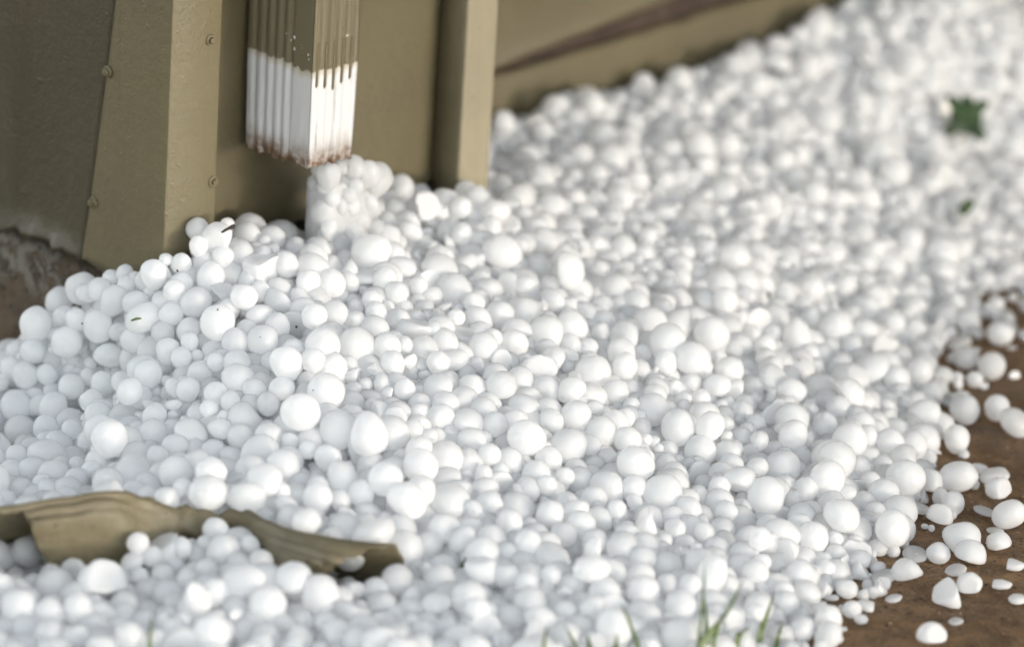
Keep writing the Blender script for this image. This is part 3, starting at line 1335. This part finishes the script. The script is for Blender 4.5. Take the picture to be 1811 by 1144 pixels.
# drop whatever ended up under the crushed sheet, inside the building or far above the heap
s_, t_ = to_st(P)
keep = ~((s_ > .004) & (t_ > .004) & (t_ < .17) & (s_ > .336) & (s_ < .338))
keep &= ~((s_ > 0) & (t_ > .18)) & (P[:, 2] < np.maximum(H(P[:, 0], P[:, 1]), 0) + .035)
sx = sheet_g.reshape(-1, 3)
for i in range(8, 57):
    for pt in ():
        pass
KEEP_HOLLOW = 74      # the one dim stone lying in the open end
for i in np.nonzero((P[:, 1] < sx[:, 1].max()) & (P[:, 1] > sx[:, 1].min() - .01) & (P[:, 0] > sx[:, 0].min()) & (P[:, 0] < sx[:, 0].max()))[0]:
    if i < len(NAMED):
        continue
    d2 = (sx[:, 0] - P[i, 0]) ** 2 + (sx[:, 1] - P[i, 1]) ** 2
    near = np.argsort(d2)[:6]
    if d2[near[0]] < .012 ** 2 and P[i, 2] < sx[near, 2].mean() + .002 and P[i, 2] > -1:
        inside = sheet_g[:, :, 1]
        u = np.argmin(np.abs(sheet_g[:, 14, 0] - P[i, 0]))
        if P[i, 1] > sheet_g[u, -1, 1] + .004 and P[i, 1] < sheet_g[u, 0, 1] - .002:
            keep[i] = False
    # keep the open right end hollow
ids = np.nonzero(keep)[0]
P, R, KD = P[ids], R[ids], KD[ids]
named = ids < len(NAMED)

# how much of each stone the photograph shows (painter's algorithm on discs)
BW, BH = 1024, 646
u, v, zd = project(P)
buf = np.full((BH, BW), -1, np.int32)
f = BW / 1811
pu, pv, pr = u * f, v * f, R / zd / K * f * SOFT[ids]
for i in np.argsort(-zd):
    x0, x1 = max(0, int(pu[i] - pr[i])), min(BW, int(pu[i] + pr[i]) + 2)
    y0, y1 = max(0, int(pv[i] - pr[i])), min(BH, int(pv[i] + pr[i]) + 2)
    if x0 >= x1 or y0 >= y1:
        continue
    yy, xx = np.mgrid[y0:y1, x0:x1]
    buf[y0:y1, x0:x1][(xx - pu[i]) ** 2 + (yy - pv[i]) ** 2 < pr[i] ** 2] = i
seen = np.bincount(buf[buf >= 0], minlength=len(P))
_yy, _xx = np.nonzero(buf >= 0)
_id = buf[_yy, _xx]
cu = np.bincount(_id, _xx, len(P)) / np.maximum(seen, 1) / BW * 100
cv = np.bincount(_id, _yy, len(P)) / np.maximum(seen, 1) / BH * 100

# orientation, variant, tint
NST = len(P)
LIE = set('hfd')
ROT = []
VAR = []
TINT = np.zeros((NST, 2))
hs_ = H(P[:, 0], P[:, 1])
for i in range(NST):
    kd = KD[i]
    VAR.append(random.randrange(N_SHAPES[kd]))
    on_floor = hs_[i] < .02
    if kd in 'hfdc' and on_floor:
        e = Euler((random.uniform(-.2, .2), random.uniform(-.2, .2), random.uniform(0, 6.28)))
    elif kd in 'ofd':
        e = Euler((random.gauss(0, .5), random.gauss(0, .5), random.uniform(0, 6.28)))
    else:
        e = Euler((random.uniform(0, 6.28), random.uniform(0, 6.28), random.uniform(0, 6.28)))
    ROT.append(e.to_matrix())
    TINT[i, 0] = max(0, random.gauss(.12, .16)) + (.35 if on_floor else 0)
    if kd == 'd':
        TINT[i, 1] = random.uniform(.35, .6)
    elif on_floor and random.random() < .20:
        TINT[i, 1] = random.uniform(.1, .35)
    elif random.random() < .06:
        TINT[i, 1] = random.uniform(.05, .25)
TINT = np.clip(TINT, 0, 1)

# the 300 that show largest stand singly, the rest is one mass
order = np.argsort(-(seen + named * 1e-3))
heroes = [int(i) for i in order[:300]]
hero_set = set(heroes)
MESHES = {}


def stone_mesh(kd, k):
    key = (kd, k)
    if key not in MESHES:
        me = bpy.data.meshes.new('hailstone')
        V, F = SHAPES[(kd, k, 3)], ICO[3][1]
        me.from_pydata(V.tolist(), [], F.tolist())
        me.polygons.foreach_set('use_smooth', [True] * len(F))
        me.materials.append(M_HAIL)
        MESHES[key] = me
    return MESHES[key]


SHAPE_WORD = {'r': 'round', 'o': 'oval', 'e': 'egg-shaped', 'h': 'broken half', 'c': 'wedge-shaped', 'f': 'thin flat', 'd': 'clear disc'}


SPECIAL = {(385, 416): 'round white hailstone with a dark twig lying across it', (409, 377): 'small round hailstone topping the heap beside the dark twig',
           (495, 416): 'largest oval hailstone at the heap top near the trim', (798, 338): 'round hailstone perched alone against the pale trim flange',
           (497, 943): 'large hailstone sitting on the crushed pipe above its open end', (392, 973): 'large hailstone in the crumpled middle of the crushed pipe',
           (1502, 938): 'largest smooth round hailstone near the bank edge above the pavement', (1647, 1130): 'lone half hailstone on pavement at the bottom picture edge',
           (1680, 1052): 'pointed white hailstone on bare wet pavement', (1604, 1018): 'domed half hailstone alone on pavement below the bank edge',
           (43, 971): 'dim hailstone inside the dark open end of the crushed pipe', (352, 535): 'big round hailstone below another big one on the left slope',
           (376, 484): 'big round hailstone just below the heap top on the left', (1695, 842): 'big oval hailstone on the pavement rim right of the bank'}
special_of = {}
for n_i, item in enumerate(NAMED):
    a = item.split()
    kx = (int(a[0]), int(a[1]))
    if kx in SPECIAL:
        special_of[n_i] = SPECIAL[kx]
id_of = {int(g): i for i, g in enumerate(ids)}
# every single stone is told by the nearest thing one can find and its rank beside it
MARKS = [('dark twig', 403, 403), ('wall recess', 420, 330), ('frozen hail plug', 590, 350), ('pale trim flange', 845, 340), ('torn wall sheet', 60, 430),
         ('foundation grass scrap', 241, 565), ('pipe\'s folded face', 140, 940), ('pipe\'s crumpled middle', 330, 930),
         ('pipe\'s open end', 660, 995), ('lone grass sprig', 267, 1110), ('bent grass tuft', 1260, 1085), ('broad grass sprig', 1358, 1080),
         ('leftward leaning sprig', 1112, 1100), ('tiny grass tip', 821, 992), ('large green leaf', 1704, 236), ('small green leaf', 1706, 376),
         ('rusty wall strip', 1050, 70), ('bank grass scrap', 1360, 524), ('perched hailstone', 798, 338),
         ('biggest rim hailstone', 1502, 938), ('pointed hailstone on pavement', 1680, 1052), ('lone bottom half hailstone', 1647, 1130),
         ('big oval pavement hailstone', 1695, 842), ('stubby grass tips', 1064, 1133), ('upper slope crumb', 524, 578), ('rear bank crumb', 1413, 637),
         ('low slope crumb', 554, 690), ('middle slope crumb', 830, 700)]
RANK = 'closest;second closest;third closest;fourth closest;fifth closest;sixth closest;seventh closest;eighth closest;ninth closest;tenth closest;eleventh closest;twelfth closest'.split(';')
WAY = ['right of', 'below right of', 'below', 'below left of', 'left of', 'above left of', 'above', 'above right of']
LAB, slot = {}, {}
for i in heroes:
    gid = int(ids[i])
    if gid in special_of:
        LAB[i] = special_of[gid]
        continue
    x_, y_ = cu[i] * 18.11, cv[i] * 11.44
    dd = [math.hypot(x_ - m[1], y_ - m[2]) for m in MARKS]
    m = int(np.argmin(dd))
    w = int(round(math.atan2(y_ - MARKS[m][2], x_ - MARKS[m][1]) / (pi / 4))) % 8
    slot.setdefault((m, w), []).append((dd[m], i))
for (m, w), lst in slot.items():
    for k, (d_, i) in enumerate(sorted(lst)):
        dm = R[i] * 2000
        size = 'large' if dm > 27 else ('small' if dm < 19 else 'medium')
        LAB[i] = '%s %s hailstone, %s one %s the %s' % (size, SHAPE_WORD[str(KD[i])], RANK[min(k, 11)], WAY[w], MARKS[m][0])
for i in heroes:
    kd, k = str(KD[i]), VAR[i]
    o = bpy.data.objects.new('hailstone', stone_mesh(kd, k))
    COL.objects.link(o)
    o.location = P[i]
    o.rotation_euler = ROT[i].to_euler()
    o.scale = (R[i],) * 3
    o.color = (TINT[i, 0], TINT[i, 1], 0, 1)
    gid = int(ids[i])
    d_mm = R[i] * 2000
    size = 'large' if d_mm > 27 else ('small' if d_mm < 19 else 'medium')
    lab = LAB[i]
    tag(o, lab, 'hailstone', 'hailstones washed into a heap')


def stone_mass():
    V, F, T = [], [], []
    base = 0
    for i in range(NST):
        if i in hero_set:
            continue
        blurred = zd[i] > 4.85
        lv = 1 if seen[i] < 3 else (3 if seen[i] > 90 and not blurred else 2)
        S, I = SHAPES[(str(KD[i]), VAR[i], lv)], ICO[lv][1]
        V.append((S * R[i]) @ np.array(ROT[i]).T + P[i])
        F.append(I + base)
        T.append(np.tile(np.r_[TINT[i], 0, 1], (len(S), 1)))
        base += len(S)
    # packed ice under the loose stones
    gi = [(i, j) for i in range(GNX) for j in range(GNY)]
    cov = (HG > .034)
    st_s, st_t = (XX - C0[0]) * E1[0] + (YY - C0[1]) * E1[1], (XX - C0[0]) * E2[0] + (YY - C0[1]) * E2[1]
    cov &= ~((st_s > -.012) & (st_t > -.012) & ~((st_s > .345) & (st_t < .165)))
    idx = -np.ones(XX.shape, int)
    sel = np.nonzero(cov.ravel())[0]
    idx.ravel()[sel] = np.arange(len(sel)) + base
    Z = HG - .032
    for g_i in range(3):
        pass
    V.append(np.c_[XX.ravel()[sel], YY.ravel()[sel], Z.ravel()[sel]])
    T.append(np.tile([.25, 0, 0, 1], (len(sel), 1)))
    q = []
    for i in range(GNX - 1):
        for j in range(GNY - 1):
            c = (idx[i, j], idx[i + 1, j], idx[i + 1, j + 1], idx[i, j + 1])
            if min(c) >= 0:
                q.append((c[0], c[1], c[2]))
                q.append((c[0], c[2], c[3]))
    F.append(np.array(q))
    V, F, T = np.vstack(V), np.vstack(F), np.vstack(T)
    me = bpy.data.meshes.new('hail_mass')
    me.vertices.add(len(V))
    me.vertices.foreach_set('co', V.ravel())
    me.loops.add(F.size)
    me.loops.foreach_set('vertex_index', F.ravel().astype(np.int32))
    me.polygons.add(len(F))
    me.polygons.foreach_set('loop_start', np.arange(0, F.size, 3, dtype=np.int32))
    me.polygons.foreach_set('use_smooth', np.ones(len(F), bool))
    me.update(calc_edges=True)
    ca = me.color_attributes.new('tint', 'FLOAT_COLOR', 'POINT')
    ca.data.foreach_set('color', T.ravel())
    me.materials.append(M_HAILMASS)
    o = bpy.data.objects.new('hail_mass', me)
    COL.objects.link(o)
    tag(o, 'deep mass of small white hailstones banked against the wall', 'hail', kind='stuff')
    print('STONES', NST, 'TRIS', len(F))


stone_mass()


# ------------------------------------------------------------------ frozen plug of hail below the pipe
def frozen_plug():
    root = empty('frozen_hail_plug', tuple(B(.140, -.03, .11)))
    tag(root, 'upright plug of hailstones frozen together under the downspout', 'ice plug')
    rs = random.Random(5)
    # a straight-sided column, as it slid out of the pipe
    n = 0
    pts = [(.178, -.040, .1755, .0130), (.165, -.043, .1830, .0115), (.152, -.040, .1905, .0105)]
    tries = 0
    while tries < 4000 and len(pts) < 90:
        tries += 1
        s, t, z = rs.uniform(.122, .177), rs.uniform(-.048, -.015), rs.uniform(.105, .194)
        if z > .194 - max(0, s - .150) * .9:
            continue
        r = rs.uniform(.0062, .0118)
        if s - t - 1.41 * r < .143:
            s = .144 + t + 1.41 * r
        if all((s - a) ** 2 + (t - b) ** 2 + (z - c) ** 2 > (.70 * (r + q)) ** 2 for a, b, c, q in pts):
            pts.append((s, t, z, r))
    for (s, t, z, r) in pts:
        kd = rs.choice('rrroe')
        o = bpy.data.objects.new('frozen_hailstone', stone_mesh(kd, rs.randrange(N_SHAPES[kd])))
        COL.objects.link(o)
        o.location = tuple(B(s, t, z))
        o.rotation_euler = (rs.uniform(0, 6), rs.uniform(0, 6), rs.uniform(0, 6))
        o.scale = (r, r, r)
        o.color = (.25, rs.uniform(.2, .6), 0, 1)
        adopt(o, root)
    # ice binding them
    bm = bmesh.new()
    bmesh.ops.create_icosphere(bm, subdivisions=4, radius=1)
    for v_ in bm.verts:
        c = v_.co
        m = max(abs(c.x), abs(c.y), abs(c.z))
        q = c.lerp(c / m, .62)
        w = 1 + .10 * noise.noise(c * 4) + .06 * noise.noise(c * 11)
        s, t, z = .148 + q.x * .0275 * w, -.030 + q.y * .0180 * w, .144 + q.z * .043 * w
        z -= max(0, q.x) * max(0, q.z) * .020
        s = max(s, t + .1440)
        v_.co = Vector(B(s, t, z))
    o = bm_obj('ice_core', bm, M_HAIL, None, True)
    o.color = (.35, .35, 0, 1)
    adopt(o, root)


frozen_plug()


# ------------------------------------------------------------------ small things
def sphere_hit(px, py):
    d = ray(px, py)
    d = d / np.linalg.norm(d)
    oc = CAM - P
    b = oc @ d
    c = (oc * oc).sum(1) - (R * .95) ** 2
    disc = b * b - c
    m = disc > 0
    if not m.any():
        p = hit_heap(px, py)
        return p, np.array([0, 0, 1.0])
    k = np.where(m, -b - np.sqrt(np.maximum(disc, 0)), 1e9)
    i = int(np.argmin(k))
    p = CAM + k[i] * d
    n = (p - P[i]) / R[i]
    return p, n


def tube(path, radius, m=7):
    vv, ff = [], []
    path = [Vector(p) for p in path]
    for i, p in enumerate(path):
        tdir = (path[min(i + 1, len(path) - 1)] - path[max(i - 1, 0)]).normalized()
        a = tdir.orthogonal().normalized()
        b = tdir.cross(a)
        r = radius[i] if hasattr(radius, '__len__') else radius
        for k in range(m):
            an = 2 * pi * k / m
            vv.append(p + a * r * cos(an) + b * r * sin(an))
    for i in range(len(path) - 1):
        for k in range(m):
            c = (k + 1) % m
            ff.append((i * m + k, i * m + c, (i + 1) * m + c, (i + 1) * m + k))
    ff.append(tuple(range(m - 1, -1, -1)))
    ff.append(tuple((len(path) - 1) * m + k for k in range(m)))
    return vv, ff


def twig():
    p, n = sphere_hit(400, 405)
    d = (p - CAM) @ FWD
    path = [at_depth(391, 412, d - .003), at_depth(397, 408, d - .005), at_depth(404, 404, d - .006), at_depth(410, 402, d - .006), at_depth(415, 398, d - .005)]
    vv, ff = tube(path, [.0006, .0010, .0012, .0019, .0012])
    o = mesh_obj('twig', vv, ff, M_TWIG, None, True)
    path = [at_depth(408, 403, d - .006), at_depth(405, 398, d - .008), at_depth(401, 396, d - .009)]
    tag(o, 'short dark broken twig lying on hailstones at the heap top', 'twig')


twig()


def lobed_leaf(name, px, py, size, label, tilt, outline, stalk=True):
    p, n = sphere_hit(px, py)
    root = empty(name, tuple(p + np.array([0, -.012, .009 if size < .02 else .018])))
    rot = Euler(tilt).to_matrix()
    k = len(outline)
    verts, faces = [], []
    rings = 5
    verts.append(Vector((0, 0, .0)))
    for r in range(1, rings + 1):
        f_ = r / rings
        for i in range(k):
            a = 2 * pi * i / k
            rad = size * outline[i] * f_
            x, y = rad * cos(a), rad * sin(a)
            z = size * (.10 * abs(x / size) - .10 * (f_ ** 2) * (.5 + .5 * sin(3 * a)) + .05 * noise.noise((x * 160, y * 160, 0)))
            verts.append(Vector((x, y, z)))
    for i in range(k):
        faces.append((0, 1 + i, 1 + (i + 1) % k))
    for r in range(rings - 1):
        for i in range(k):
            a, b = 1 + r * k + i, 1 + r * k + (i + 1) % k
            faces.append((a, a + k, b + k, b))
    o = mesh_obj('blade', [rot @ v_ for v_ in verts], faces, M_LEAF, root, True)
    solidify(o, .0005, 0)
    vv, ff = tube([rot @ Vector((-.95 * size * .4, 0, .0012)), rot @ Vector((0, 0, .0010)), rot @ Vector((size * .75, 0, -.0005))], [.0008, .0006, .0003])
    mesh_obj('midrib', vv, ff, M_GRASS, root, True)
    if stalk:
        vv, ff = tube([rot @ Vector((-size * .3, 0, .001)), rot @ Vector((-size * .9, size * .2, .004)), rot @ Vector((-size * 1.4, size * .1, .0))], .0007)
        mesh_obj('stalk', vv, ff, M_GRASS, root, True)
    tag(root, label, 'leaf')


KL = 64
out = []
for i in range(KL):
    a = 2 * pi * i / KL
    out.append(.60 + .46 * max(0, cos(4 * (a - pi / 4))) ** 1.2 + .26 * max(0, sin(a)) ** 2 * max(0, cos(4 * (a - pi / 2))) + .03 * sin(19 * a))
lobed_leaf('leaf', 1704, 236, .0240, 'large dark green lobed leaf lying on the blurred hail', (radians(58), radians(6), radians(4)), out, False)
out2 = [.55 + .4 * abs(cos(a * 2 * pi / 40)) ** 3 for a in range(40)]
lobed_leaf('leaf', 1706, 376, .0095, 'small green leaf scrap below the large leaf', (radians(55), radians(-30), radians(50)), out2, True)


def blade(points, width, label, parent=None, root_drop=.02):
    """grass blade through photo points, the first being where it leaves the hail"""
    p0, n0 = sphere_hit(*points[0])
    d = (p0 - CAM) @ FWD - .004
    path = [Vector(at_depth(x, y, d + .006 * i * (1 if i % 2 else -1))) for i, (x, y) in enumerate(points)]
    path.insert(0, path[0] - Vector((0, 0, root_drop)))
    path = [Vector(q) for q in catmull([q[:] for q in path], 6)]
    nn = len(path)
    verts, faces = [], []
    side0 = Vector(RIGHT) * .85 + Vector(FWD) * .5
    for i, p in enumerate(path):
        f_ = i / (nn - 1)
        w = width * (1 - f_ ** 2.2) * .5 + .00012
        t = (path[min(i + 1, nn - 1)] - path[max(i - 1, 0)]).normalized()
        sd = (side0 - t * side0.dot(t)).normalized()
        nrm = t.cross(sd)
        verts += [p - sd * w, p + nrm * w * .45, p + sd * w]
    for i in range(nn - 1):
        a, b = i * 3, (i + 1) * 3
        faces += [(a, a + 1, b + 1, b), (a + 1, a + 2, b + 2, b + 1)]
    base = path[0].copy()
    o = mesh_obj('blade' if parent else 'grass_sprig', [q - base for q in verts], faces, M_GRASS, None, True)
    o.location = base
    solidify(o, .0003, 0)
    if parent:
        adopt(o, parent)
    else:
        tag(o, label, 'grass', 'grass sprigs poking through the hail')


blade([(265, 1150), (266, 1118), (268, 1090)], .0032, 'lone green grass sprig in front of the crushed pipe')
blade([(961, 1150), (964, 1125), (968, 1105)], .0028, 'thin short grass sprig leftmost of the front sprigs')
blade([(1020, 1150), (1010, 1125), (999, 1106)], .0030, 'pale short grass sprig leaning left')
blade([(1045, 1150), (1041, 1135), (1037, 1120)], .0040, 'stubby grass tip between two leaning sprigs')
blade([(1088, 1150), (1090, 1137), (1092, 1121)], .0042, 'stubby grass tip just left of the long leaning sprig')
blade([(1129, 1150), (1115, 1105), (1100, 1068)], .0036, 'long grass sprig leaning left on its own')
tuft = empty('grass_tuft', tuple(sphere_hit(1250, 1135)[0]))
tag(tuft, 'green grass tuft with a thick bent blade poking through the hail', 'grass tuft')
for pts_, w_ in [([(1236, 1135), (1243, 1060), (1247, 990)], .0026), ([(1250, 1135), (1249, 1095), (1246, 1056)], .0040),
                 ([(1240, 1142), (1268, 1104), (1288, 1078), (1314, 1026)], .0050), ([(1262, 1135), (1270, 1108), (1277, 1084)], .0040),
                 ([(1305, 1128), (1316, 1116), (1326, 1106)], .0046)]:
    blade(pts_, w_, None, tuft)
blade([(1345, 1120), (1356, 1088), (1368, 1052)], .0046, 'broad straight grass sprig leaning right near the pavement')
blade([(1372, 1150), (1378, 1120), (1385, 1096)], .0040, 'rightmost short grass sprig beside the pavement')
blade([(818, 1002), (821, 994), (823, 984)], .0036, 'tiny grass tip in the hail right of the crushed pipe')


def scrap(px, py, dx, dy, w, mat, name, label, cat):
    p, n = sphere_hit(px, py)
    d = (p - CAM) @ FWD - .002
    a, b, c = at_depth(px - dx, py - dy, d), at_depth(px, py - 1.5, d - .001), at_depth(px + dx, py + dy, d)
    vv, ff = tube([a, b, c], [w * .6, w, w * .5], 6)
    o = mesh_obj(name, vv, ff, mat, None, True)
    tag(o, label, cat)


scrap(241, 565, 9, -2, .0011, M_GRASS, 'grass_scrap', 'tiny green grass scrap on the heap near the foundation', 'grass scrap')
scrap(1360, 524, 2, 8, .0012, M_GRASS, 'grass_scrap', 'tiny green grass scrap on the blurred middle bank', 'grass scrap')


def crumb(px, py, r, label):
    p, n = sphere_hit(px, py)
    bm = bmesh.new()
    bmesh.ops.create_icosphere(bm, subdivisions=2, radius=r * .75)
    for v_ in bm.verts:
        v_.co *= 1 + .5 * noise.noise(v_.co * 900 + Vector((px, py, 0)))
    o = bm_obj('dirt_crumb', bm, M_DIRT, None, True)
    o.location = tuple(p + n * r * .2)
    tag(o, label, 'dirt crumb', 'dark dirt crumbs on the hailstones')


for x, y, r, w in [(314, 479, .0011, 'below the trim corner'), (538, 430, .0008, 'at the heap top beside the plug'), (385, 548, .0009, 'beside a big round hailstone'),
                   (524, 578, .0012, 'on the upper slope'), (444, 1046, .0009, 'in the hail before the crushed pipe'), (1413, 637, .0010, 'on the bank behind the pavement'),
                   (460, 596, .0006, 'in the middle of the left slope'), (146, 572, .0010, 'on the heap near the foundation'), (830, 700, .0006, 'on the middle slope'),
                   (554, 690, .0009, 'low on the middle slope')]:
    crumb(x, y, r, 'tiny dark dirt crumb ' + w)


def water_drip():
    top = B(SP_S0 + SP_W * .93, SP_T0 + .003, .2055)
    prof = [(0, .0014), (.003, .0010), (.006, .0006), (.009, .0011), (.011, .0007), (.014, .0009), (.016, .0006), (.0185, .0012), (.0205, .0017), (.0225, .0013), (.0236, .0003)]
    vv, ff = tube([top - np.array([.0008 * sin(a * 300), 0, a]) for a, _ in prof], [r for _, r in prof], 10)
    o = mesh_obj('water_drip', vv, ff, M_WATER, None, True)
    tag(o, 'thin beaded water drip hanging from the downspout rim', 'water drip')


water_drip()
